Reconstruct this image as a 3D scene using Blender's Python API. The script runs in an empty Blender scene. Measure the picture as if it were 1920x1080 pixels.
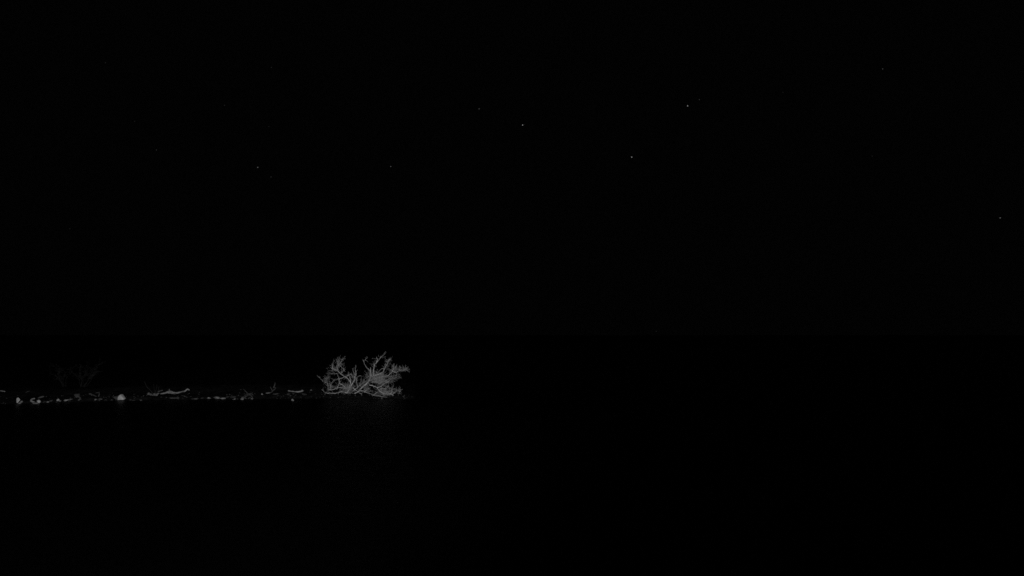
import bpy, math, random
from mathutils import Vector, noise

# ---------------------------------------------------------------- camera, sky, light, exposure
sc = bpy.context.scene
col = sc.collection
F = 1144.0                      # focal length in photograph pixels (1920 wide)
CAM = Vector((0.0, 0.0, 2.2))   # creek camera on its post, 2.2 m above the water
PITCH = math.atan(88.0 / F)     # horizon falls at row 628

cd = bpy.data.cameras.new('camera')
cd.sensor_fit = 'HORIZONTAL'
cd.sensor_width = 36.0
cd.lens = 36.0 * F / 1920.0
cd.clip_start = 0.1
cd.clip_end = 8000.0
cam = bpy.data.objects.new('camera', cd)
cam.location = CAM
cam.rotation_euler = (math.pi / 2 + PITCH, 0, 0)
col.objects.link(cam)
sc.camera = cam

w = bpy.data.worlds.new('World')
sc.world = w
w.use_nodes = True
bg = w.node_tree.nodes['Background']
bg.inputs['Color'].default_value = (1, 1, 1, 1)
bg.inputs['Strength'].default_value = 0.0006      # moonless midnight sky, monochrome

sl = bpy.data.lights.new('night_sun', 'SUN')       # what is left of the daylight at midnight
sl.energy = 0.002
sl.angle = math.radians(10)
so = bpy.data.objects.new('night_sun', sl)
so.rotation_euler = (math.radians(35), 0, math.radians(-30))
col.objects.link(so)

il = bpy.data.lights.new('infrared_lamp', 'SPOT')  # the lamp that lights the bank: the infrared lamp on the camera's post
il.energy = 7600
il.spot_size = math.radians(84)
il.spot_blend = 0.6
il.shadow_soft_size = 0.04
io = bpy.data.objects.new('infrared_lamp', il)
io.location = (-0.12, 0.0, 2.32)
io.rotation_euler = (math.radians(101), 0, math.radians(25))
col.objects.link(io)

sc.view_settings.view_transform = 'Standard'
sc.view_settings.look = 'None'
sc.view_settings.exposure = 0.0
sc.view_settings.gamma = 1.0
sc.view_settings.use_curve_mapping = False
sc.cycles.max_bounces = 4
sc.cycles.filter_width = 1.6
sc.cycles.use_denoising = False
sc.render.dither_intensity = 2.0
sc.cycles.sample_clamp_indirect = 0.05

rnd = random.Random(29)

# ---------------------------------------------------------------- pixel helpers
CP, SP = math.cos(PITCH), math.sin(PITCH)


def ray(px, py):
    a = (px - 960.0) / F
    b = (540.0 - py) / F
    return Vector((a, CP - b * SP, SP + b * CP))


def at(px, py, Y):
    r = ray(px, py)
    return CAM + r * (Y / r.y)


def to_px(p):
    d = p - CAM
    fy = d.y * CP + d.z * SP
    up = -d.y * SP + d.z * CP
    return 960 + F * d.x / fy, 540 - F * up / fy


# ---------------------------------------------------------------- terrain
SHORE = [(-400, 757.5), (0, 757.5), (60, 757.2), (110, 755), (180, 752.5), (260, 751), (340, 749), (450, 748.6), (600, 747.5), (780, 748.5)]
SHX = []
for px_, py_ in SHORE:
    r_ = ray(px_, py_)
    t_ = -CAM.z / r_.z
    SHX.append((CAM.x + r_.x * t_, CAM.y + r_.y * t_))


def shore_y(x):
    if x <= SHX[0][0]:
        return SHX[0][1]
    for (x0, y0), (x1, y1) in zip(SHX, SHX[1:]):
        if x <= x1:
            t = (x - x0) / (x1 - x0)
            return y0 + (y1 - y0) * t
    return SHX[-1][1]


def sstep(a, b, v):
    t = min(1.0, max(0.0, (v - a) / (b - a)))
    return t * t * (3 - 2 * t)


def land_d(x, y):
    d1 = y - shore_y(x)
    d2 = (-0.157 * y - x)
    d = min(d1, d2)
    if d1 < 3 and d2 < 3:
        k = 0.5
        h = max(0.0, min(1.0, 0.5 + 0.5 * (d2 - d1) / k))
        d = d2 * (1 - h) + d1 * h - k * h * (1 - h)
    d += 0.10 * noise.noise(Vector((x * 1.3, y * 1.3, 3.0))) + 0.05 * noise.noise(Vector((x * 4.1, y * 4.1, 7.0)))
    return max(d, y - 170.0 - 0.1 * x, 3.6 - y)


def height(x, y):
    d = land_d(x, y)
    if d < 0:
        return max(-1.2, 0.28 * d)
    z = 0.09 * sstep(0, 0.35, d) + 0.22 * sstep(0.2, 2.2, d) - 0.20 * sstep(2.3, 5.5, d)
    if y > 60:
        z += 0.5 * sstep(0, 8, d)
    n = noise.noise(Vector((x * 0.9, y * 0.9, 0))) * 0.5 + noise.noise(Vector((x * 3.0, y * 3.0, 5))) * 0.3 + noise.noise(Vector((x * 8, y * 8, 9))) * 0.2
    return z + n * 0.07 * sstep(0.0, 0.8, d)


def ground_hit(px, py):
    r = ray(px, py)
    r = r / r.y
    Y = 17.0
    while Y < 27.0:
        p = CAM + r * Y
        if p.z <= max(0.0, height(p.x, p.y)):
            return p
        Y += 0.02
    return CAM + r * 22.0


# ---------------------------------------------------------------- materials
def mat(name, lo, hi, scale=12.0, rough=0.85, bump=0.3, spec=0.3, dist=0.01):
    m = bpy.data.materials.new(name)
    m.use_nodes = True
    nt = m.node_tree
    b = nt.nodes['Principled BSDF']
    tc = nt.nodes.new('ShaderNodeTexCoord')
    n = nt.nodes.new('ShaderNodeTexNoise')
    n.inputs['Scale'].default_value = scale
    n.inputs['Detail'].default_value = 6
    nt.links.new(tc.outputs['Object'], n.inputs['Vector'])
    cr = nt.nodes.new('ShaderNodeValToRGB')
    cr.color_ramp.elements[0].position = 0.32
    cr.color_ramp.elements[1].position = 0.68
    cr.color_ramp.elements[0].color = (lo, lo, lo, 1)
    cr.color_ramp.elements[1].color = (hi, hi, hi, 1)
    nt.links.new(n.outputs['Fac'], cr.inputs['Fac'])
    nt.links.new(cr.outputs['Color'], b.inputs['Base Color'])
    b.inputs['Roughness'].default_value = rough
    b.inputs['Specular IOR Level'].default_value = spec
    if bump:
        bp = nt.nodes.new('ShaderNodeBump')
        bp.inputs['Strength'].default_value = bump
        bp.inputs['Distance'].default_value = dist
        nt.links.new(n.outputs['Fac'], bp.inputs['Height'])
        nt.links.new(bp.outputs['Normal'], b.inputs['Normal'])
    return m


M_SOIL = mat('dark_wet_soil', 0.006, 0.022, 5.0, 0.95, 0.5, 0.0)
M_PALE = mat('pale_stone', 0.40, 0.58, 14.0, 0.9, 0.4)
M_LIGHT = mat('light_stone', 0.24, 0.40, 14.0, 0.9, 0.5)
M_GREY = mat('grey_stone', 0.12, 0.26, 16.0, 0.9, 0.5)
M_DARK = mat('dark_stone', 0.035, 0.10, 16.0, 0.9, 0.5)
M_GRAVEL = mat('wet_gravel', 0.03, 0.16, 3.0, 0.9, 0.3, 0.1)
M_WOOD = mat('bleached_driftwood', 0.20, 0.38, 9.0, 0.85, 0.5)
M_WOODD = mat('weathered_dark_wood', 0.08, 0.20, 9.0, 0.9, 0.5)
M_WOODW = mat('wet_dark_wood', 0.04, 0.11, 9.0, 0.9, 0.5)
M_BARK = mat('pale_bark', 0.42, 0.72, 10.0, 0.85, 0.5)
M_TWIG = mat('grey_twig', 0.20, 0.44, 10.0, 0.9, 0.0)
M_LEAF = mat('dry_leaf', 0.18, 0.42, 6.0, 0.8, 0.0)
M_DIM = mat('dark_twig', 0.008, 0.03, 6.0, 0.9, 0.0)

M_WATER = bpy.data.materials.new('creek_water')
M_WATER.use_nodes = True
nt = M_WATER.node_tree
b = nt.nodes['Principled BSDF']
b.inputs['Base Color'].default_value = (0.0002, 0.0002, 0.0002, 1)
b.inputs['Roughness'].default_value = 0.44
b.inputs['Specular IOR Level'].default_value = 0.06
b.inputs['IOR'].default_value = 1.33
tc = nt.nodes.new('ShaderNodeTexCoord')
n1 = nt.nodes.new('ShaderNodeTexNoise')
n1.inputs['Scale'].default_value = 3.5
n1.inputs['Detail'].default_value = 4
bp = nt.nodes.new('ShaderNodeBump')
bp.inputs['Strength'].default_value = 1.0
bp.inputs['Distance'].default_value = 0.03
nt.links.new(tc.outputs['Object'], n1.inputs['Vector'])
nt.links.new(n1.outputs['Fac'], bp.inputs['Height'])
nt.links.new(bp.outputs['Normal'], b.inputs['Normal'])

STAR_M = {}


def star_mat(level):
    if level not in STAR_M:
        m = bpy.data.materials.new('starlight')
        m.use_nodes = True
        nt = m.node_tree
        nt.nodes.clear()
        e = nt.nodes.new('ShaderNodeEmission')
        e.inputs['Color'].default_value = (1, 1, 1, 1)
        e.inputs['Strength'].default_value = level
        o = nt.nodes.new('ShaderNodeOutputMaterial')
        nt.links.new(e.outputs[0], o.inputs['Surface'])
        m.cycles.emission_sampling = 'NONE'
        STAR_M[level] = m
    return STAR_M[level]


# ---------------------------------------------------------------- mesh helpers
class MB:
    def __init__(self):
        self.v, self.f = [], []

    def tube(self, pts, rads, n=6):
        base = len(self.v)
        prev = None
        for i, p in enumerate(pts):
            t = (pts[min(i + 1, len(pts) - 1)] - pts[max(i - 1, 0)]).normalized()
            ref = prev if prev is not None else (Vector((0, 1, 0)) if abs(t.y) < 0.8 else Vector((0, 0, 1)))
            a = (ref - t * ref.dot(t))
            if a.length < 1e-5:
                a = t.orthogonal()
            a.normalize()
            prev = a
            bb = t.cross(a)
            for k in range(n):
                an = 2 * math.pi * k / n
                self.v.append(p + (a * math.cos(an) + bb * math.sin(an)) * rads[i])
        for i in range(len(pts) - 1):
            for k in range(n):
                q = base + i * n
                self.f.append((q + k, q + (k + 1) % n, q + n + (k + 1) % n, q + n + k))
        self.f.append(tuple(base + k for k in reversed(range(n))))
        q = base + (len(pts) - 1) * n
        self.f.append(tuple(q + k for k in range(n)))

    def leaf(self, p, d, length, width, roll):
        d = d.normalized()
        s = d.orthogonal().normalized()
        u = d.cross(s)
        s2 = s * math.cos(roll) + u * math.sin(roll)
        u2 = d.cross(s2)
        q = len(self.v)
        self.v += [p, p + d * length * 0.45 + s2 * width * 0.5 + u2 * width * 0.25, p + d * length + u2 * length * 0.12,
                   p + d * length * 0.45 - s2 * width * 0.5 + u2 * width * 0.25, p + d * length * 0.5]
        self.f += [(q, q + 1, q + 4), (q + 1, q + 2, q + 4), (q + 2, q + 3, q + 4), (q + 3, q, q + 4)]

    def build(self, name, m, parent=None, origin=None, smooth=True):
        me = bpy.data.meshes.new(name)
        o0 = Vector(origin) if origin is not None else Vector((0, 0, 0))
        me.from_pydata([tuple(x - o0) for x in self.v], [], self.f)
        me.materials.append(m)
        if smooth:
            me.polygons.foreach_set('use_smooth', [True] * len(me.polygons))
        o = bpy.data.objects.new(name, me)
        col.objects.link(o)
        if parent is not None:
            o.parent = parent
            if origin is not None:
                o.location = o0 - parent.location
        elif origin is not None:
            o.location = o0
        return o


def tag(o, label, cat, group=None):
    o['label'] = label
    o['category'] = cat
    if group:
        o['group'] = group
    return o


def thing(name, loc, label, cat, group=None):
    o = bpy.data.objects.new(name, None)
    o.empty_display_size = 0.1
    o.location = loc
    col.objects.link(o)
    return tag(o, label, cat, group)


def crom(pts, sub):
    out = []
    n = len(pts)
    for i in range(n - 1):
        p0, p1, p2, p3 = pts[max(i - 1, 0)], pts[i], pts[i + 1], pts[min(i + 2, n - 1)]
        for s in range(sub):
            t = s / sub
            out.append(0.5 * ((2 * p1) + (p2 - p0) * t + (2 * p0 - 5 * p1 + 4 * p2 - p3) * t * t + (3 * p1 - p0 - 3 * p2 + p3) * t ** 3))
    out.append(pts[-1])
    return out


def jit(a):
    return Vector((rnd.uniform(-a, a), rnd.uniform(-a, a), rnd.uniform(-a, a)))


# ---------------------------------------------------------------- ground and creek
def axis(lo, hi, step, far):
    a = []
    v = lo
    while v < hi:
        a.append(v)
        v += step
    out, s = [], step
    v = hi
    while v < far:
        out.append(v)
        s *= 1.25
        v += s
    out.append(far)
    neg, s, v = [], step, lo
    while v > -far:
        s *= 1.25
        v -= s
        neg.append(max(v, -far))
    return list(reversed(neg)) + a + out


xs = axis(-19.0, -1.0, 0.11, 3000.0)
ys = axis(18.6, 25.5, 0.09, 3000.0)
vs = [(x, y, height(x, y)) for y in ys for x in xs]
nx = len(xs)
fs = [(j * nx + i, j * nx + i + 1, (j + 1) * nx + i + 1, (j + 1) * nx + i) for j in range(len(ys) - 1) for i in range(nx - 1)]
me = bpy.data.meshes.new('ground')
me.from_pydata(vs, [], fs)
me.polygons.foreach_set('use_smooth', [True] * len(me.polygons))
me.materials.append(M_SOIL)
o = bpy.data.objects.new('ground', me)
o['kind'] = 'structure'
col.objects.link(o)

xw = axis(-20.0, 12.0, 2.0, 2900.0)
yw = axis(2.0, 40.0, 2.0, 2900.0)
vs = [(x, y, 0.0) for y in yw for x in xw]
nx = len(xw)
fs = [(j * nx + i, j * nx + i + 1, (j + 1) * nx + i + 1, (j + 1) * nx + i) for j in range(len(yw) - 1) for i in range(nx - 1)]
me = bpy.data.meshes.new('creek_water')
me.from_pydata(vs, [], fs)
me.materials.append(M_WATER)
o = bpy.data.objects.new('creek_water', me)
o['kind'] = 'structure'
col.objects.link(o)

PXM = 20.6 / F          # metres per photograph pixel on the bank


# ---------------------------------------------------------------- the bare shrub at the end of the bank
SY = 21.9               # its depth


def c9(p):              # traced on a 9x enlargement of the photograph
    return 580 + p[0] / 9.0, 640 + p[1] / 9.0


LIMBS = [
    # (points, start width, end width [enlargement px], depth from, depth to, twigs)
    ([(640, 875), (700, 760), (750, 670), (770, 600), (785, 540), (775, 470), (790, 390)], 30, 9, 0.0, -0.2, 16),
    ([(768, 565), (742, 505), (730, 480)], 13, 7, -0.1, 0.1, 4),
    ([(705, 705), (640, 620), (560, 570), (500, 520), (470, 450), (485, 380), (480, 260)], 22, 9, -0.1, -0.5, 18),
    ([(500, 400), (540, 340), (600, 250)], 12, 6, -0.3, -0.1, 6),
    ([(480, 500), (400, 470), (345, 430)], 15, 7, -0.3, -0.6, 8),
    ([(400, 470), (390, 400), (405, 340)], 12, 6, -0.45, -0.4, 6),
    ([(545, 545), (575, 470), (590, 390)], 14, 7, -0.35, 0.0, 6),
    ([(480, 395), (560, 450), (612, 512)], 11, 7, -0.45, -0.1, 4),
    ([(745, 625), (715, 570), (690, 560), (600, 600), (500, 640), (440, 645), (370, 695)], 17, 9, 0.2, -0.7, 14),
    ([(640, 800), (560, 740), (510, 700), (495, 620), (475, 560)], 22, 9, 0.1, -0.3, 12),
    ([(512, 700), (480, 760), (462, 818)], 18, 14, -0.2, -0.5, 4),
    ([(660, 860), (690, 720), (690, 640), (665, 565), (640, 560)], 20, 10, 0.2, 0.4, 8),
    ([(640, 800), (500, 780), (345, 825), (310, 740), (300, 640), (330, 610)], 15, 9, 0.1, -0.5, 16),
    ([(345, 820), (365, 750), (340, 700)], 13, 8, -0.3, -0.3, 8),
    ([(310, 692), (250, 690), (225, 670)], 12, 8, -0.4, -0.6, 6),
    ([(640, 870), (540, 850), (470, 872), (340, 872), (260, 862), (212, 808)], 18, 13, -0.1, -0.5, 12),
    ([(470, 540), (380, 545), (300, 538)], 11, 6, -0.2, 0.2, 8),
    ([(230, 660), (180, 622), (130, 590)], 5, 3, -0.6, -0.5, 2),
    ([(730, 780), (820, 850), (890, 892)], 20, 13, -0.2, -0.4, 4),
    ([(770, 882), (830, 840), (870, 792), (940, 740), (1000, 670), (1030, 610), (1050, 560)], 27, 20, -0.1, 0.0, 12),
    ([(730, 840), (800, 790), (880, 730), (935, 685)], 16, 8, 0.1, 0.3, 10),
    ([(1030, 610), (1030, 520), (1015, 490), (960, 430), (920, 345), (905, 305)], 19, 9, 0.0, -0.3, 6),
    ([(922, 335), (950, 305), (985, 262)], 9, 5, -0.25, -0.2, 3),
    ([(1032, 520), (1035, 435)], 24, 15, 0.0, 0.0, 3),
    ([(1078, 600), (1085, 500), (1095, 420), (1140, 350), (1200, 280), (1270, 205), (1290, 168)], 24, 8, 0.05, -0.3, 7),
    ([(1132, 355), (1142, 310), (1130, 252)], 17, 10, -0.1, -0.1, 2),
    ([(1092, 425), (1088, 372)], 20, 12, 0.0, 0.0, 2),
    ([(810, 780), (795, 660), (800, 620)], 15, 7, 0.3, 0.4, 8),
    ([(800, 640), (815, 600), (878, 572)], 9, 5, 0.4, 0.5, 4),
    ([(1060, 600), (1150, 560), (1240, 520), (1280, 440), (1310, 390), (1345, 310), (1375, 316)], 20, 11, 0.0, 0.4, 16),
    ([(1262, 465), (1225, 462), (1185, 492)], 13, 7, 0.3, 0.4, 5),
    ([(1090, 625), (1250, 590), (1330, 580), (1400, 500), (1420, 450), (1432, 368)], 18, 10, 0.05, -0.3, 18),
    ([(1400, 500), (1465, 530), (1512, 478), (1552, 440)], 15, 9, -0.2, 0.0, 7),
    ([(1512, 484), (1560, 500), (1600, 490)], 11, 7, -0.1, 0.0, 4),
    ([(1012, 734), (1090, 755), (1150, 780)], 18, 16, -0.7, -0.6, 2),
    ([(1150, 780), (1220, 750), (1290, 705), (1350, 670), (1385, 640)], 17, 10, -0.6, -0.8, 8),
    ([(1300, 705), (1345, 698), (1410, 692)], 9, 5, -0.7, -0.5, 4),
    ([(1045, 690), (1120, 690), (1190, 705), (1260, 650)], 13, 8, -0.3, -0.1, 10),
    ([(1145, 778), (1180, 830), (1240, 872), (1300, 892), (1380, 880), (1385, 820), (1420, 748)], 18, 10, -0.6, -0.3, 20),
    ([(820, 845), (880, 832), (960, 862), (1040, 892), (1110, 916), (1200, 930), (1310, 942)], 18, 14, -0.3, -0.7, 10),
    ([(1080, 908), (1130, 870), (1182, 838)], 13, 10, -0.55, -0.5, 4),
    ([(1375, 885), (1450, 930), (1545, 946), (1600, 938)], 15, 7, -0.3, -0.5, 8),
    ([(1395, 905), (1450, 850), (1490, 835), (1545, 855)], 13, 8, -0.2, 0.1, 10),
    ([(1000, 670), (1120, 640), (1230, 690), (1330, 640), (1400, 632), (1490, 620)], 16, 7, 0.2, 0.6, 20),
    ([(930, 860), (990, 800), (1010, 790)], 14, 8, 0.1, 0.2, 6),
    ([(1180, 820), (1240, 790), (1300, 800), (1330, 760)], 12, 7, -0.4, 0.0, 12),
]
CLUMPS = [
    # centre, half sizes, leaves and fine twigs, depth
    ((1160, 600), (120, 65), 520, 0.1), ((1110, 655), (100, 55), 520, -0.1), ((1200, 690), (80, 40), 170, 0.1),
    ((1000, 590), (45, 55), 90, 0.0), ((910, 705), (50, 45), 130, 0.2), ((655, 815), (55, 60), 330, -0.1),
    ((640, 850), (45, 40), 90, 0.0), ((1230, 830), (75, 60), 170, -0.1), ((1260, 905), (85, 34), 300, -0.3),
    ((1380, 845), (40, 60), 110, -0.1), ((1430, 485), (50, 50), 150, -0.1), ((1515, 485), (26, 26), 40, 0.0),
    ((1600, 465), (20, 16), 70, 0.0), ((1612, 490), (14, 16), 50, 0.0), ((1450, 610), (70, 45), 80, 0.4), ((1380, 640), (50, 40), 70, 0.3),
    ((1290, 430), (30, 40), 50, 0.3), ((1330, 350), (25, 45), 50, 0.35), ((480, 440), (60, 80), 80, -0.3),
    ((400, 490), (80, 50), 60, -0.4), ((330, 770), (40, 60), 70, -0.3), ((310, 640), (40, 40), 40, -0.5),
    ((590, 760), (60, 40), 90, 0.1), ((740, 640), (60, 70), 70, 0.2), ((980, 830), (50, 45), 90, 0.1),
    ((850, 770), (70, 50), 70, 0.1), ((1480, 850), (60, 40), 60, 0.0), ((500, 350), (35, 60), 40, -0.4),
    ((560, 860), (60, 22), 50, -0.2), ((1090, 410), (16, 45), 30, -0.1), ((1200, 285), (40, 30), 20, -0.2),
]
base = at(*c9((780, 880)), SY)
base.z = height(base.x, base.y)
shrub = thing('bare_shrub', base, 'large pale bare shrub of tangled branches at the right end of the bank', 'shrub')
S9 = SY / F / 9.0       # metres per enlargement pixel at the shrub
for pts, w0, w1, d0, d1, ntw in LIMBS:
    n = len(pts)
    P = []
    for i, p in enumerate(pts):
        t = i / (n - 1)
        q = at(*c9(p), SY + d0 + (d1 - d0) * t + rnd.uniform(-0.06, 0.06))
        P.append(q)
    Q = crom(P, 4)
    m = len(Q)
    Q = [q + jit(0.012) for q in Q]
    R = [0.33 * S9 * (w0 + (0.5 * w1 - w0) * i / (m - 1)) * rnd.uniform(0.6, 1.25) for i in range(m)]
    R[-1] *= 0.5
    mb = MB()
    mb.tube(Q, R, 6)
    br = mb.build('branch', M_BARK, shrub, origin=Q[0])
    tb = MB()
    for k in range(int(ntw * 1.2)):
        i = rnd.randrange(m // 6, max(m // 6 + 1, int(m * 0.93)))
        i2 = max(1, i)
        d = (Q[i2] - Q[i2 - 1]).normalized()
        side = jit(1.0).normalized()
        dirn = (d * 0.6 + side * 0.9 + Vector((0, 0, 0.15))).normalized()
        L = rnd.uniform(0.04, 0.16) * (1.45 if k % 5 == 0 else 1.0)
        p = Q[i2].copy()
        tp = [p]
        for s in range(3):
            dirn = (dirn + jit(0.35)).normalized()
            p = p + dirn * L / 3
            tp.append(p)
        r0 = rnd.uniform(0.003, 0.0065) * (1.4 if k % 5 == 0 else 1.0)
        tb.tube(tp, [r0, r0 * 0.85, r0 * 0.6, r0 * 0.35], 4)
    if tb.v:
        tw = MB()
        tw.v, tw.f = tb.v, tb.f
        to = tw.build('twig_spray', M_TWIG)
        to.data.transform(__import__('mathutils').Matrix.Translation(-Q[0]))
        to.parent = br
        to['kind'] = 'stuff'
for (cx, cy), (hx, hy), cnt, dd in CLUMPS:
    c = at(*c9((cx, cy)), SY + dd)
    lb = MB()
    root = c + Vector((-0.35 * hx * S9, 0, -0.8 * hy * S9))
    for k in range(int(cnt * 0.36)):
        v = Vector((rnd.gauss(0, 0.5) * hx * S9, rnd.gauss(0, 0.5) * (hx + hy) * 0.5 * S9, rnd.gauss(0, 0.5) * hy * S9))
        p = c + v
        if p.z < height(p.x, p.y) + 0.01:
            p.z = height(p.x, p.y) + 0.01
        d = ((p - root).normalized() * 0.8 + jit(0.8)).normalized()
        L = rnd.uniform(0.08, 0.20)
        r0 = rnd.uniform(0.0025, 0.005)
        p1 = p + d * L * 0.5 + jit(0.02)
        p2 = p1 + (d + jit(0.5)).normalized() * L * 0.5
        lb.tube([p, p1, p2], [r0, r0 * 0.8, r0 * 0.4], 3)
        for h in range(2):
            lb.leaf(p1.lerp(p2, rnd.random()), d + jit(0.9), rnd.uniform(0.02, 0.045), rnd.uniform(0.006, 0.014), rnd.uniform(0, 6.28))
    lo = lb.build('leaf_clump', M_LEAF, shrub, origin=c)
    lo['kind'] = 'stuff'


# ---------------------------------------------------------------- stones
def stone(name, label, px, py, wpx, hpx, m, tilt=0.0, seed=0, depth=0.8, sharp=0.55, cat='stone', group=None):
    """px, py: middle of its foot; wpx, hpx: size in photograph pixels."""
    import bmesh
    p = ground_hit(px, py)
    s = p.y / F
    bm = bmesh.new()
    bmesh.ops.create_icosphere(bm, subdivisions=2, radius=1.0)
    rr = random.Random(seed * 7 + 3)
    off = Vector((rr.uniform(0, 50), rr.uniform(0, 50), rr.uniform(0, 50)))
    cuts = [(Vector((rr.gauss(0, 1), rr.gauss(0, 1), rr.gauss(0.2, 1))).normalized(), rr.uniform(0.3, 0.75)) for _ in range(8)]
    for v in bm.verts:
        co = v.co.copy()
        for nrm, dd in cuts:
            e = co.dot(nrm) - dd
            if e > 0:
                co -= nrm * e
        co *= 1.0 + sharp * noise.noise(co * 1.7 + off)
        v.co = co
    xs_ = [v.co.x for v in bm.verts]
    zs_ = [v.co.z for v in bm.verts]
    ys_ = [v.co.y for v in bm.verts]
    W, H = wpx * s, hpx * s * (0.62 if hpx < 5 else 0.85)
    fx, fz = W / (max(xs_) - min(xs_)), H * 1.18 / (max(zs_) - min(zs_))
    fy = (W * depth) / (max(ys_) - min(ys_))
    z0 = min(zs_)
    ct, st = math.cos(tilt), math.sin(tilt)
    for v in bm.verts:
        x, y, z = v.co.x * fx, v.co.y * fy, (v.co.z - z0) * fz - H * 0.18
        v.co = (x * ct - z * st, y, x * st + z * ct)
    me = bpy.data.meshes.new(name)
    bm.to_mesh(me)
    bm.free()
    me.materials.append(m)
    o = bpy.data.objects.new(name, me)
    o.location = p
    col.objects.link(o)
    return tag(o, label, cat, group)


def profile_rock(name, label, px, py, prof, m, depth, seed, cat='rock', group=None):
    import bmesh
    p = ground_hit(px, py)
    s = p.y / F
    rr = random.Random(seed)
    bm = bmesh.new()
    for fy, k in ((-0.5, 0.55), (-0.3, 0.9), (0.0, 1.0), (0.3, 0.9), (0.5, 0.5)):
        for x, z in prof:
            bm.verts.new(((x * k + rr.uniform(-.3, .3)) * s, fy * depth * s, (z * (0.5 + 0.5 * k) + rr.uniform(-.3, .2)) * s))
    g_ = bmesh.ops.convex_hull(bm, input=list(bm.verts))
    bmesh.ops.delete(bm, geom=[v for v in bm.verts if not v.link_faces], context='VERTS')
    bmesh.ops.bevel(bm, geom=list(bm.edges), offset=0.008, segments=1, affect='EDGES', clamp_overlap=True)
    me = bpy.data.meshes.new(name)
    bm.to_mesh(me)
    bm.free()
    me.materials.append(m)
    o = bpy.data.objects.new(name, me)
    o.location = p
    col.objects.link(o)
    return tag(o, label, cat, group)


GS = 'stones along the waterline'
STONES = [
    ('low dark stone leaning against the bright triangular rock', 218, 749.5, 11, 8.5, M_DARK, 0.0, 12, 0.9),
    ('upright pale stone with a pit, near the left end of the bank', 33.5, 755, 6, 11, M_PALE, 0.12, 13, 0.8),
    ('pale lump at the foot of the upright pitted stone', 36, 757, 6, 3.5, M_LIGHT, 0.1, 14, 0.9),
    ('small grey stone right of the upright pitted stone', 41, 754, 4.5, 4.5, M_GREY, 0.3, 15, 0.9),
    ('pale humped stone at the right end of the hooked root', 73.5, 755.5, 6.5, 7, M_PALE, 0.4, 16, 0.8),
    ('flat pale slab inside the hooked root', 64.5, 756.5, 12, 3.5, M_GREY, -0.15, 17, 0.7),
    ('grey slab tilted up to the right above the humped stone', 79, 745.5, 13, 5, M_GREY, 0.4, 18, 0.7),
    ('small dim stone just right of the humped stone', 84, 754.5, 6, 4, M_DARK, 0.1, 19, 0.9),
    ('dim grey pebble second right of the humped stone', 90.5, 754.5, 5, 3.5, M_GREY, 0.2, 20, 0.9),
    ('dim flat pebble third right of the humped stone', 96, 752.5, 6, 3.5, M_DARK, 0.2, 21, 0.9),
    ('pale pointed pebble left of the long tilted slab', 108.5, 751.5, 5, 5, M_LIGHT, -0.2, 22, 0.9),
    ('small grey pebble between the pointed pebble and the long slab', 113, 752.5, 5, 3.5, M_GREY, -0.1, 23, 0.9),
    ('long grey slab tilted up to the right at the waterline', 122.5, 752, 11, 4.5, M_LIGHT, 0.3, 24, 0.6),
    ('thin grey slab continuing the long tilted slab to the right', 133, 749.5, 9, 2.5, M_GREY, 0.2, 25, 0.6),
    ('round pale pebble left of a thin pale flake', 179.5, 750, 5, 3.5, M_LIGHT, 0.0, 27, 0.9),
    ('thin pale flake of stone right of the round pebble', 187, 749, 8, 2.2, M_GREY, 0.03, 28, 0.7),
    ('dim pebble first right of the bright triangular rock', 244, 750.5, 5, 2.5, M_DARK, 0.0, 29, 0.9),
    ('dim flat pebble second right of the bright triangular rock', 251, 751, 6, 2.5, M_DARK, 0.1, 30, 0.9),
    ('small grey pebble third right of the bright triangular rock', 263.5, 751, 6, 2.8, M_GREY, 0.0, 31, 0.9),
    ('long thin grey flake lying right of the forked driftwood', 366, 748.3, 14, 2.4, M_GREY, 0.0, 32, 0.5),
    ('tiny dim stone left of the pale square pebble', 380, 747, 6, 2.6, M_DARK, 0.1, 33, 0.8),
    ('pale square pebble left of the grey wedge stone', 391.5, 747.3, 8, 4, M_LIGHT, 0.05, 34, 0.8),
    ('grey wedge stone thin at its left, in mid bank', 405, 747.2, 12.5, 5, M_GREY, 0.02, 35, 0.7),
    ('pale low stone right of the grey wedge stone', 418.5, 748, 11, 4, M_LIGHT, -0.06, 36, 0.7),
    ('thin pale chip touching the pale low stone', 426.5, 745, 6, 2, M_GREY, 0.0, 37, 0.7),
    ('dim grey rock lying above the mid bank pebbles', 436, 745, 12, 4, M_DARK, 0.0, 38, 0.7),
    ('grey angular pebble under the dim grey rock', 440, 749.3, 6.5, 4.5, M_GREY, 0.3, 39, 0.9),
    ('grey rounded stone at the foot of the twig tangle', 454.5, 749.5, 6, 5.5, M_GREY, 0.2, 40, 0.9),
    ('dim pebble at the right end of the twig tangle', 472.5, 748.5, 6, 3.5, M_GREY, -0.2, 41, 0.9),
    ('tiny round pale pebble alone, left of the twisted twig', 492, 739.8, 4, 4, M_LIGHT, 0.0, 42, 0.9),
    ('grey oblong stone at the foot of the twisted twig', 502.5, 737.8, 8, 3.2, M_GREY, 0.15, 43, 0.8),
    ('dim flat stone right of the twisted twig', 519, 739.5, 13, 3, M_DARK, 0.05, 44, 0.7),
    ('lone pale pebble standing in the water below the curved log', 549, 752, 4.5, 5, M_LIGHT, 0.5, 45, 0.9),
    ('dim stone under the left end of the curved log', 541, 740, 8, 4, M_DARK, 0.0, 46, 0.9),
    ('dim stone under the right end of the curved log', 570, 740.5, 9, 4, M_DARK, -0.3, 47, 0.9),
    ('tiny dim pebble between the curved log and the shrub', 583, 732, 3.5, 2.6, M_GREY, 0.0, 48, 0.9),
]
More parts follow.
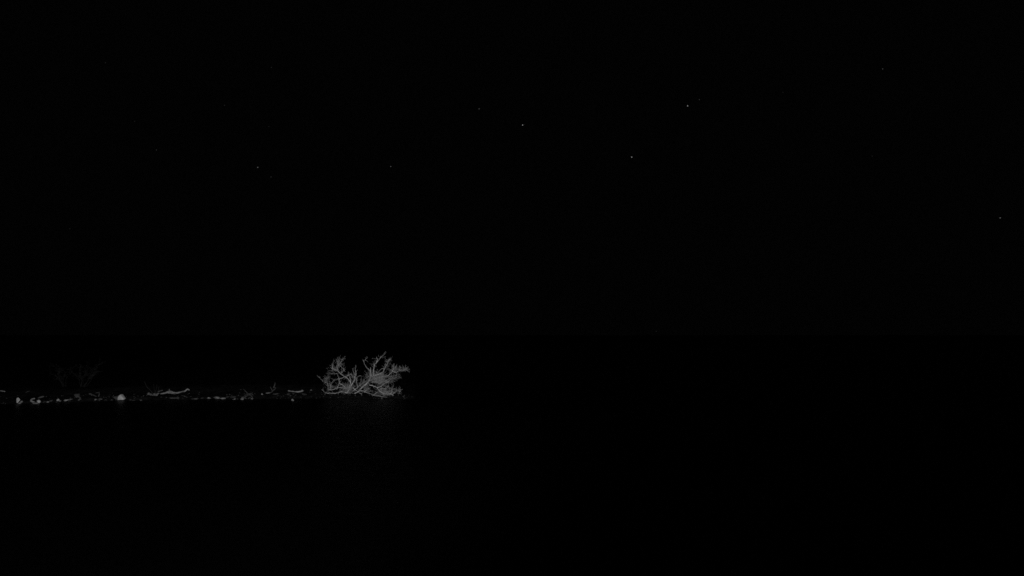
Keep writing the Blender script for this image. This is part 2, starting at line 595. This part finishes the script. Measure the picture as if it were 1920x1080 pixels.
for lab, px, py, wp, hp, m, ti, sd, de in STONES:
    stone('rock' if wp > 9.5 else 'pebble', lab, px, py, wp, hp, m, ti, sd, de, cat='rock' if wp > 9.5 else 'pebble', group=GS)

profile_rock('rock', 'bright triangular white rock on the bank, the brightest on the waterline', 227.5, 748,
             [(-5.8, -1.5), (-6, 3), (-4.5, 6), (-1.5, 8.6), (0.6, 8.8), (2.5, 6), (5, 3.4), (7, 0.6), (6.5, -1.5)], M_PALE, 11, 4, group=GS)

profile_rock('rock', 'wedge shaped grey rock above the crooked root stump', 144.5, 745,
             [(-6, 5.5), (-2, 6.8), (4, 6.8), (3.6, 3), (1.5, -1), (-1, 0.5)], M_DARK, 7, 6, group=GS)

# fine wet gravel and mud lumps along the waterline: too many and too small to count
gb = MB()
for k in range(420):
    x = rnd.uniform(-17.5, -3.5)
    y = shore_y(x) + abs(rnd.gauss(0, 0.4)) + 0.02
    z = height(x, y)
    if z < 0:
        continue
    if noise.noise(Vector((x * 1.1, 4.0, 2.0))) < -0.12:
        continue
    r = rnd.uniform(0.008, 0.028)
    q = len(gb.v)
    pr = []
    a0 = rnd.uniform(0, 6)
    for j in range(5):
        an = a0 + j * 1.2566
        pr.append(Vector((x + math.cos(an) * r * rnd.uniform(0.8, 1.6), y + math.sin(an) * r, z + r * rnd.uniform(-0.2, 0.3))))
    gb.v += pr + [Vector((x, y, z + r * rnd.uniform(0.5, 0.9)))]
    for j in range(5):
        gb.f.append((q + j, q + (j + 1) % 5, q + 5))
g = gb.build('gravel', M_GRAVEL, smooth=False)
g['kind'] = 'stuff'
g['label'] = 'fine dark wet gravel scattered along the waterline'


# ---------------------------------------------------------------- driftwood
def wood_path(pts, dy=0.0, lift=0.0):
    """pixel polyline -> points on (or just above) the bank, at the depth of the first foot"""
    foot = max(pts, key=lambda q: q[1])
    Y = ground_hit(foot[0], foot[1]).y + dy
    return [at(p[0], p[1], Y + 0.05 * math.sin(i * 1.7)) for i, p in enumerate(pts)]


def log(label, strands, m, cat='driftwood', name='driftwood', group='driftwood on the bank'):
    first = wood_path(strands[0][0])
    lowest = min(first, key=lambda q: q.z).copy()
    t = thing(name, lowest, label, cat, group)
    Y0 = sum(q.y for q in first) / len(first)
    for k, (pts, w0, w1, nm) in enumerate(strands):
        if k == 0:
            P = first
        else:
            P = [at(p[0], p[1], Y0 + rnd.uniform(-0.05, 0.05)) for p in pts]
        Q = [q + jit(0.005) for q in crom(P, 5)]
        n = len(Q)
        s = Y0 / F
        R = [0.5 * s * (w0 + (w1 - w0) * i / (n - 1)) * rnd.uniform(0.8, 1.1) for i in range(n)]
        R[0] *= 0.7
        R[-1] *= 0.6
        mb = MB()
        mb.tube(Q, R, 8)
        mb.build(nm, M_DIM if nm == 'twig' else m, t, origin=Q[0])
    return t


log('long forked pale driftwood branch with a raised right tip', [
    ([(301, 739), (309, 737), (318, 733.8), (325, 736), (332, 736.6), (340, 734.8), (347, 733.2), (351, 730), (355.5, 731.5)], 3.3, 2.3, 'stem'),
    ([(314, 736), (322, 737.2), (327.5, 739.3)], 2.6, 2.0, 'stub'),
    ([(318, 734), (317, 731), (318.5, 729.5)], 1.2, 0.7, 'stub'),
], M_WOOD)
log('thin dim stick lying above the left end of the forked driftwood', [
    ([(295, 735.5), (300, 733), (305, 731.8)], 2.2, 1.4, 'stem'), ([(300, 733), (302, 731.5)], 1.2, 0.7, 'stub')], M_WOODD)
log('gnarled grey root lump with faint upright twigs left of the driftwood', [
    ([(277, 737.5), (282, 739.5), (286.5, 741.5), (290, 738.5)], 5.5, 3.2, 'root'),
    ([(288, 738), (291.5, 741), (292.5, 745)], 5.0, 4.0, 'root'),
    ([(292.5, 744), (295, 739), (298.5, 737)], 5.0, 2.2, 'root'),
    ([(286, 737), (281, 731), (276, 726), (273, 721), (271, 715)], 1.5, 0.8, 'twig'),
    ([(292, 738), (292, 732), (294, 726), (293, 720)], 1.2, 0.6, 'twig'),
    ([(291, 738), (289, 730), (288, 719)], 1.0, 0.5, 'twig'),
    ([(293, 738), (297, 732), (298, 724)], 1.0, 0.5, 'twig'),
], M_WOODD, 'root', 'root_lump')
log('curved smooth pale log with both ends turned up, left of the shrub', [
    ([(540, 732.3), (545, 733.5), (551, 734.6), (558, 734.8), (564, 734.2), (568, 732)], 1.8, 3.6, 'stem'),
    ([(562, 734), (566, 737), (573, 738.5)], 1.5, 0.8, 'stub')], M_WOOD)
log('pale stick at the left edge of the picture', [
    ([(-26, 731), (-10, 732.6), (2, 732.8), (10, 734.2)], 2.2, 1.4, 'stem'), ([(3, 733), (6, 735)], 1.1, 0.7, 'stub')], M_WOOD)
log('hooked pale root curling round the flat slab near the left end', [
    ([(65, 747), (61, 748), (58, 750.5), (60.5, 753), (66, 755), (71, 755.5)], 2.6, 3.6, 'root'),
    ([(59, 751.5), (57, 753.5)], 2.0, 1.2, 'stub')], M_WOOD, 'root', 'hooked_root')
log('crooked dim root stump below the wedge shaped rock', [
    ([(144, 742), (149.5, 745), (150, 748), (146.5, 751)], 2.8, 3.2, 'root'), ([(149, 747), (153, 749)], 1.4, 0.8, 'stub')], M_WOODW, 'root', 'crooked_root')
log('thin dim twig lying above the hooked root', [
    ([(48, 736), (52, 733.8), (56, 733)], 1.5, 0.8, 'stem'), ([(52, 733.8), (54, 735)], 0.8, 0.5, 'stub')], M_WOODW, 'twig', 'fallen_twig')
log('crossed dim sticks left of the bright triangular rock', [
    ([(167, 738), (173, 740), (181, 743.5)], 2.6, 1.8, 'stick'),
    ([(171, 740), (174, 744), (178, 748)], 2.2, 1.4, 'stick'),
    ([(183, 746), (186, 740), (185.5, 734)], 2.2, 1.0, 'stick'),
    ([(179, 737), (185, 736)], 1.6, 1.0, 'stick')], M_WOODW, 'sticks', 'stick_pile')
log('long dim stick flat on the mud below the forked driftwood', [
    ([(301, 744.5), (312, 746.6), (322, 746.4), (336, 746)], 1.6, 1.3, 'stem'), ([(320, 746.4), (322, 748)], 1.0, 0.6, 'stub')], M_WOODD)
log('twisted dim twig standing between the lone pebble and the curved log', [
    ([(505, 737), (510.5, 734), (509, 729.5), (506.5, 725.5)], 2.0, 0.9, 'stem'),
    ([(513, 727.5), (515, 722), (516, 717)], 2.8, 1.0, 'stem'), ([(510, 735), (514, 731), (517, 727.5), (513, 727)], 1.2, 1.6, 'stem')], M_WOODW, 'twig', 'standing_twig')
log('dim twig tangle on the bank left of the lone pale pebble', [
    ([(456, 747), (463, 742), (470, 739.5), (473, 736)], 2.2, 1.2, 'stem'),
    ([(458, 746), (464, 748), (468, 745.5)], 2.0, 1.4, 'stem'),
    ([(474, 747), (471, 742), (465, 738), (459, 732.5), (456, 729)], 1.5, 0.7, 'stem'),
    ([(463, 740), (470, 738), (475, 741)], 1.6, 0.9, 'stem'), ([(452, 746), (460, 741), (463, 737)], 1.0, 0.6, 'stem')], M_WOODW, 'twig', 'twig_tangle')


# ---------------------------------------------------------------- faint dark shrub behind the left bank
def dim_shrub(label, foot_px, foot_py, tips, Y, seed, ntw):
    rr = random.Random(seed)
    b0 = at(foot_px, foot_py, Y)
    b0.z = height(b0.x, b0.y) - 0.02
    t = thing('dark_shrub', b0, label, 'shrub', 'dim shrubs behind the left bank')
    s = Y / F
    for tx, ty in tips:
        e = at(tx, ty, Y + rr.uniform(-0.5, 0.5))
        a = b0 + Vector((rr.uniform(-0.1, 0.1), rr.uniform(-0.1, 0.1), 0))
        P = [a, a.lerp(e, 0.33) + Vector((rr.uniform(-.06, .06), rr.uniform(-.1, .1), 0.08)), a.lerp(e, 0.66) + Vector((rr.uniform(-.06, .06), rr.uniform(-.1, .1), 0.06)), e]
        Q = crom(P, 4)
        n = len(Q)
        mb = MB()
        mb.tube(Q, [0.007 * (1 - 0.75 * i / (n - 1)) for i in range(n)], 5)
        br = mb.build('branch', M_DIM, t, origin=Q[0])
        tb = MB()
        for k in range(ntw):
            i = rr.randrange(n // 3, n)
            d = (Q[i] - Q[i - 1]).normalized()
            dirn = (d * 0.7 + Vector((rr.uniform(-1, 1), rr.uniform(-1, 1), rr.uniform(-.6, 1)))).normalized()
            L = rr.uniform(0.1, 0.32)
            p = Q[i] - Q[0]
            m_ = p + dirn * L * 0.5 + Vector((rr.uniform(-.03, .03), rr.uniform(-.03, .03), rr.uniform(-.03, .03)))
            tb.tube([p, m_, p + dirn * L], [0.004, 0.003, 0.0015], 3)
            for h in range(4):
                tb.leaf(m_.lerp(p + dirn * L, rr.random()), Vector((rr.uniform(-1, 1), rr.uniform(-1, 1), rr.uniform(-1, 1))), rr.uniform(.02, .05), .012, rr.uniform(0, 6))
        to = tb.build('twig_spray', M_DIM)
        to.parent = br
        to['kind'] = 'stuff'
    return t


dim_shrub('barely visible thin dark shrub behind the crooked root stump', 156, 733,
          [(185, 684), (176, 690), (166, 686), (160, 695), (150, 690), (172, 705), (142, 700), (180, 698)], 22.8, 5, 13)
dim_shrub('barely visible low dark shrub behind the tilted grey slab, left of the taller one', 118, 735,
          [(98, 683), (108, 690), (92, 700), (122, 698), (131, 690), (112, 705)], 23.2, 8, 8)


# ---------------------------------------------------------------- stars
def ico(name, r):
    import bmesh
    me = bpy.data.meshes.new(name)
    bm = bmesh.new()
    bmesh.ops.create_icosphere(bm, subdivisions=2, radius=r)
    bm.to_mesh(me)
    bm.free()
    return me


STARS = [
    (980, 234.5, 160, 'bright star high in the middle of the sky, leftmost of the three brightest'),
    (1184.5, 294.5, 160, 'bright star, lowest of the three brightest, right of the middle of the sky'),
    (1289.3, 198.5, 150, 'bright star with a dim companion close to its upper right'),
    (1311.3, 186.8, 52, 'dim companion star at the upper right of a bright star'),
    (483.3, 313.8, 95, 'star of middle brightness, left half of the sky, upper left of a close pair'),
    (508.2, 331.8, 42, 'dim star, lower right of a close pair in the left half'),
    (732.6, 312.2, 80, 'lone star of middle brightness above the shrub'),
    (898.3, 204.2, 80, 'star of middle brightness upper left of the leftmost bright star'),
    (1875.4, 408.5, 85, 'lone low star near the right edge of the picture'),
    (1655.0, 129.2, 58, 'lone star high in the upper right of the sky'),
    (293.4, 281.2, 42, 'small star in the left third of the sky, below two fainter ones'),
    (509, 126.4, 32, 'faint star high in the left half, straight above the close pair'),
    (504, 237.2, 28, 'faint star halfway between the close pair and the high star above it'),
    (252.5, 227.6, 26, 'very faint star left of the middle of the left half'),
    (421, 197.5, 30, 'very faint star left of the one above the close pair'),
    (197.5, 117.7, 27, 'very faint star nearest the upper left corner'),
    (1635.5, 292.7, 28, 'faint star in the right part of the sky, below the lone high star'),
    (1468, 173, 24, 'very faint star left of the lone high star in the upper right'),
    (131, 429, 24, 'very faint low star near the left edge'),
    (1230.6, 621, 34, 'faint star lowest of all, just over the horizon right of the middle'),
]
SD = 1500.0
sme = {}
for px, py, pk, lab in STARS:
    lev = round(((pk / 255.0 + 0.055) / 1.055) ** 2.4 * 1.0, 4)
    if lev not in sme:
        sme[lev] = ico('star', 0.95)
        sme[lev].materials.append(star_mat(lev))
    o = bpy.data.objects.new('star', sme[lev])
    r = ray(px, py).normalized()
    o.location = CAM + r * SD
    col.objects.link(o)
    tag(o, lab, 'star', 'stars in the night sky')
